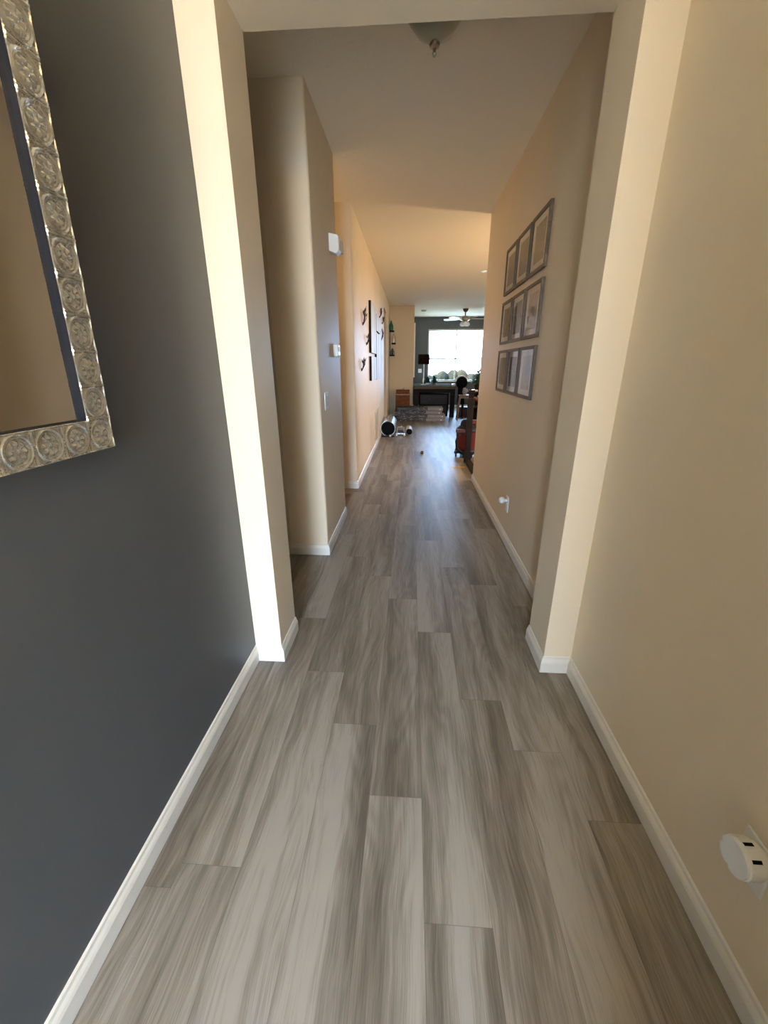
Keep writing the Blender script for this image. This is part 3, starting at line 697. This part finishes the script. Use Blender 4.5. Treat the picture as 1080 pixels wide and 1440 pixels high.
# cartons of flooring
labs = ['flat black-printed flooring carton at the bottom of the stack', 'flat flooring carton second from the bottom of the stack',
        'flat flooring carton second from the top of the stack', 'flat black-printed flooring carton on top of the stack']
def carton_mat():
    n = N('printed_carton'); x, y, z = n.sep(n.coord())
    v = n.noise(n.comb(n.math('MULTIPLY', x, 16), n.math('MULTIPLY', y, 5), n.math('MULTIPLY', z, 60)), 1, 2)
    n.base(n.ramp(v, [(0.50, (0.014, 0.011, 0.010)), (0.57, (0.07, 0.065, 0.06)), (0.64, (0.26, 0.25, 0.23))]), 0.5); return n.m
CART = carton_mat(); GREYP = plain('grey_plank_carton', (0.22, 0.205, 0.19), 0.5, var=0.12, sc=20)
for k in range(4):
    z0 = 0.085*k; dx = (0.0, 0.05, -0.01, 0.03)[k]; yy = 10.50+0.012*k
    t = thing('flooring_carton', labs[k], 'carton', (0.2, yy, z0), 'stack of flooring cartons')
    MB().box(-0.44+dx+0.02*k, 0.38+dx, yy, yy+0.45, z0, z0+0.080).build('printed_wrap', CART, t, smooth=False, bevel=0.003)
    MB().box(0.38+dx, 0.82+dx-0.02*k, yy+0.003, yy+0.447, z0+0.002, z0+0.078).build('grey_end', GREYP, t, smooth=False, bevel=0.003)
    MB().box(0.74+dx-0.02*k, 0.765+dx-0.02*k, yy-0.001, yy+0.003, z0+0.02, z0+0.045).build('sticker', WHITEC, t, smooth=False)
# brown side cabinet with tissue box
t = thing('side_cabinet', 'small brown wooden cabinet against the far cream wall', 'cabinet', (-0.22, 11.2, 0))
MB().box(-0.41, -0.04, 11.05, 11.42, 0.02, 0.60).build('body', OAK, t, smooth=False)
MB().box(-0.42, -0.03, 11.03, 11.43, 0.60, 0.62).build('top', PALEW, t, smooth=False)
MB().box(-0.395, -0.055, 11.035, 11.05, 0.05, 0.58).build('door', OAK, t, smooth=False)
for x in (-0.40, -0.055): MB().box(x, x+0.012, 11.05, 11.07, 0.0, 0.02).build('foot', OAK, t, smooth=False)
t = thing('wooden_box', 'orange-brown wooden box on top of the small cabinet', 'box', (-0.22, 11.2, 0.62))
MB().box(-0.40, -0.05, 11.06, 11.36, 0.62, 0.72).build('box_body', OAK, t, smooth=False, bevel=0.004)
t = thing('tissues', 'crumpled white tissue on the orange-brown box', 'tissue', (-0.17, 11.2, 0.72))
m = MB()
for k in range(5):
    m.leaf((-0.17, 11.2, 0.72), (math.cos(k*1.3), math.sin(k*1.3), 0.9), 0.09, 0.07, 0.1)
m.build('tissue_sheet', WHITEC, t, smooth=False)

# big table with grey top
t = thing('long_table', 'long table with thick grey-brown top and black legs below the back window', 'table', (0.6, 12.3, 0))
MB().box(0.05, 1.17, 11.30, 13.3, 0.735, 0.80).build('tabletop', GREYTOP, t, smooth=False, bevel=0.01)
for y in (11.36, 13.2): MB().box(0.10, 1.12, y, y+0.03, 0.64, 0.735).build('apron', ESP, t, smooth=False)
for x in (0.07, 1.03):
    for y in (11.33, 13.14): MB().box(x, x+0.12, y, y+0.12, 0, 0.735).build('leg', ESP, t, smooth=False, bevel=0.006)
t = thing('shadow_chest', 'black chest with small knobs filling the shadow under the grey-topped table', 'chest', (0.6, 12.0, 0))
MB().box(0.22, 1.0, 11.6, 12.6, 0.0, 0.60).build('body', BLACKM, t, smooth=False, bevel=0.008)  # black block put in where the table's shadow falls
for z in (0.04, 0.32): MB().box(0.25, 0.97, 11.585, 11.6, z, z+0.25).build('drawer', BLACK, t, smooth=False)
for z in (0.17, 0.46): MB().sphere((0.50, 11.57, z), 0.016).build('knob', NICKEL, t)
# lamp
t = thing('table_lamp', 'table lamp with dark drum shade on the grey-topped table', 'lamp', (0.33, 12.2, 0.80))
MB().lathe([(0, 0), (0.075, 0), (0.07, 0.015), (0.02, 0.03), (0.012, 0.05), (0.03, 0.12), (0.012, 0.2), (0.010, 0.56), (0, 0.56)], (0.33, 12.2, 0.80), 20).build('base', NICKEL, t)
MB().lathe([(0.158, 0.55), (0.162, 0.55), (0.158, 0.81), (0.154, 0.81), (0.154, 0.56), (0.158, 0.55)], (0.33, 12.2, 0.80), 32).build('lamp_shade', plain('dark_brown_shade', (0.010, 0.005, 0.004), 0.9, var=0.5, sc=12, spec=0.05), t)
t = thing('wall_plate', 'white square plate on the grey back wall left of the window', 'wall plate', (0.265, 14.15, 1.10))
MB().box(0.205, 0.32, 14.14, 14.15, 1.095, 1.215).build('cover_plate', WHITEC, t, smooth=False, bevel=0.004)
MB().box(0.24, 0.285, 14.137, 14.14, 1.13, 1.18).build('rocker', PLASTIC, t, smooth=False)

def plant(name, label, x, y, z, R, H, potr, poth, potm, leafm, nl, L, wd):
    t = thing(name, label, 'plant', (x, y, z))
    MB().lathe([(0, 0), (potr*0.75, 0), (potr, poth), (potr*0.88, poth), (potr*0.84, poth*0.85), (0, poth*0.85)], (x, y, z), 20).build('pot', potm, t)
    m = MB(); s_ = MB()
    for k in range(nl):
        a = random.uniform(0, 2*PI); e = random.uniform(0.15, 1.45); r_ = R*random.uniform(0.15, 1)*math.cos(e)
        p = (x+r_*math.cos(a), y+r_*math.sin(a), z+poth+H*random.uniform(0.1, 0.95)*math.sin(e))
        m.leaf(p, (math.cos(a), math.sin(a), random.uniform(-.2, 1.0)), L*random.uniform(0.6, 1.1), wd, 0.4)
        if k % 6 == 0: s_.tube([(x, y, z+poth*0.8), ((x+p[0])/2, (y+p[1])/2, (z+poth+p[2])/2+0.02), p], 0.004, 5)
    m.build('foliage', leafm, t, smooth=False); s_.build('stems', leafm, t, smooth=False)
    return t
plant('potted_plant', 'small bushy green plant nearest the lamp on the grey tabletop', 0.45, 12.5, 0.80, 0.05, 0.18, 0.055, 0.05, WHITEC, DGREEN, 220, 0.08, 0.05)
plant('potted_plant', 'second small green plant on the grey tabletop, right of the first', 0.66, 12.5, 0.80, 0.05, 0.20, 0.055, 0.05, PALEW, DGREEN, 220, 0.08, 0.05)

# round-backed chair
t = thing('lounge_chair', 'black chair with round back and white rim beside the long table', 'chair', (1.27, 11.2, 0))
m = MB(); m.M = Matrix.Translation((1.29, 11.16, 0.90)) @ Matrix.Rotation(math.radians(12), 4, 'Y'); m.sphere((0, 0, 0), 0.145, 0.07, 0.155, 20); m.build('headrest', BLACKM, t)
m = MB(); m.tube([(1.285+0.165*math.cos(a), 11.25, 0.905+0.165*math.sin(a)) for a in [math.radians(30+k*12) for k in range(13)]], 0.016, 8); m.build('rim', WHITEC, t)
MB().box(1.20, 1.38, 11.12, 11.20, 0.42, 0.80).box(1.20, 1.38, 11.08, 11.38, 0.36, 0.46).build('seat_shell', BLACKM, t, bevel=0.03, smooth=False)
for dx in (1.23, 1.35):
    for dy in (11.11, 11.36): MB().cyl((dx, dy, 0.0), (dx, dy, 0.38), 0.016).build('leg', BLACK, t)
t = thing('folded_cloth', 'small shiny pale cloth over the right edge of the grey tabletop', 'cloth', (1.14, 11.4, 0.80))
m = MB(); m.M = Matrix.Translation((1.10, 11.34, 0.802)); m.prism([(-0.06, 0), (0.05, 0.02), (0.06, 0.15), (-0.04, 0.14)], 0, 0.06); m.build('cloth_fold', WHITEC, t, bevel=0.015, smooth=False)

# stool with white bag
t = thing('wooden_stool', 'pale wooden stool with splayed legs by the newel post', 'stool', (1.33, 10.8, 0))
MB().box(1.20, 1.46, 10.72, 10.98, 0.59, 0.62).build('seat', PALEW, t, smooth=False, bevel=0.004)
for sx in (-1, 1):
    for sy in (-1, 1): MB().tube([(1.33+sx*0.10, 10.85+sy*0.10, 0.59), (1.33+sx*0.16, 10.85+sy*0.15, 0.0)], [0.016, 0.012], 8).build('leg', PALEW, t)
MB().box(1.20, 1.46, 10.72, 10.74, 0.54, 0.59).build('apron', PALEW, t, smooth=False)
t = thing('cloth_bag', 'small crumpled grey-white bag on the wooden stool', 'bag', (1.36, 10.82, 0.62))
m = MB(); m.sphere((1.35, 10.82, 0.698), 0.075, 0.07, 0.075, 14).sphere((1.33, 10.82, 0.755), 0.045, 0.04, 0.045, 12)
m.build('bag_body', plain('grey_white_cloth', (0.40, 0.39, 0.35), 0.8, var=0.25, sc=25), t)
t = thing('storage_bin', 'dark red bin on the floor behind the stool', 'bin', (1.4, 11.25, 0))
MB().prism([(1.25, 11.46), (1.62, 11.46), (1.62, 11.7), (1.25, 11.7)], 0, 0.26).build('bin_body', plain('dark_red', (0.05, 0.006, 0.005), 0.5), t, smooth=False, bevel=0.01)

# open black rack with white pieces standing in for window light and a leafy plant
t = thing('open_rack', 'black open rack with shelves standing behind the newel post', 'rack', (1.85, 10.0, 0))
for z in (0.40, 0.60, 0.74): MB().box(1.36, 2.4, 9.75, 10.2, z, z+0.025).build('shelf', BLACK, t, smooth=False)
for x in (1.36, 2.375):
    for y in (9.75, 10.175): MB().box(x, x+0.025, y, y+0.025, 0, 0.765).build('upright', BLACK, t, smooth=False)
MB().box(1.385, 2.37, 10.18, 10.19, 0.03, 0.74).build('back_panel', BLACKM, t, smooth=False)
t = thing('gleam_slab', 'shiny white tray standing in for window light, on the top of the black rack', 'gleam', (1.55, 9.9, 0.765))
MB().box(1.375, 1.50, 9.78, 9.90, 0.765, 0.800).build('gleam_body', WHITEC, t, smooth=False, bevel=0.004)
for x, y, z, lab in ((1.39, 9.78, 0.425, 'small white cup standing in for window light, left on the lowest rack shelf'), (1.50, 9.78, 0.625, 'small white cup standing in for window light on the middle rack shelf')):
    t = thing('glint', lab, 'glint', (x+0.03, y+0.04, z))
    MB().lathe([(0, 0), (0.022, 0), (0.03, 0.05), (0.026, 0.05), (0.019, 0.006), (0, 0.006)], (x+0.03, y+0.04, z), 18).build('glint_body', WHITEC, t)
plant('leafy_plant', 'tall leafy green plant in a brown pot on the black rack', 1.53, 10.02, 0.765, 0.16, 0.34, 0.085, 0.15, NEWEL, GREEN, 260, 0.11, 0.05)

# wet dry vacuum behind newel
vx, vy = 0.86, 6.35
t = thing('shop_vacuum', 'red shop vacuum with black lid and casters behind the newel post', 'vacuum', (vx, vy, 0))
MB().lathe([(0, 0.10), (0.135, 0.10), (0.155, 0.14), (0.165, 0.36), (0.172, 0.37), (0.172, 0.385), (0, 0.385)], (vx, vy, 0), 32).build('drum', RED, t)
MB().lathe([(0.174, 0.385), (0.176, 0.40), (0.16, 0.43), (0.11, 0.47), (0.10, 0.53), (0.07, 0.555), (0, 0.56)], (vx, vy, 0), 32).build('motor_lid', BLACK, t)
MB().box(vx-0.03, vx+0.14, vy-0.10, vy-0.06, 0.50, 0.56).build('carry_handle', RED, t, smooth=False, bevel=0.01)
MB().lathe([(0, 0.06), (0.165, 0.06), (0.175, 0.09), (0.16, 0.12), (0, 0.12)], (vx, vy, 0), 28).build('dolly', BLACK, t)
for a in (200, 250, 290, 20, 110):
    a = math.radians(a); c_ = (vx+0.17*math.cos(a), vy+0.17*math.sin(a))
    o = MB().lathe([(0, 0.05), (0.03, 0.05), (0.03, 0.085), (0, 0.09)], (*c_, 0), 14).build('caster', BLACK, t)
    MB().cyl((c_[0]-0.012, c_[1], 0.026), (c_[0]+0.012, c_[1], 0.026), 0.026, n=16).build('wheel', BLACK, o)
MB().tube([(0.80, 6.18, 0.40), (0.70, 6.14, 0.36), (0.675, 6.13, 0.26), (0.69, 6.13, 0.16), (0.76, 6.14, 0.10)], 0.017, 10).build('hose', BLACK, t)
MB().prism([(0.665, 6.15), (0.80, 6.13), (0.80, 6.22), (0.69, 6.24)], 0.39, 0.43).build('latch_tray', plain('orange_plastic', (0.11, 0.03, 0.014), 0.6), t, smooth=False)

# bits on the floor
t = MB().box(0.585, 0.765, 5.57, 5.60, 0, 0.006).box(0.590, 0.612, 5.50, 5.60, 0.0, 0.004).build('wood_strip', YEL, smooth=False)
tag(t, 'thin yellow strip lying on the floor near the newel post', 'strip')
t = MB().lathe([(0, 0), (0.022, 0), (0.026, 0.02), (0.016, 0.045), (0, 0.05)], (0.187, 6.485, 0), 14).build('wood_block', BRONZE)
tag(t, 'tiny brown block lying alone in the middle of the floor', 'block')
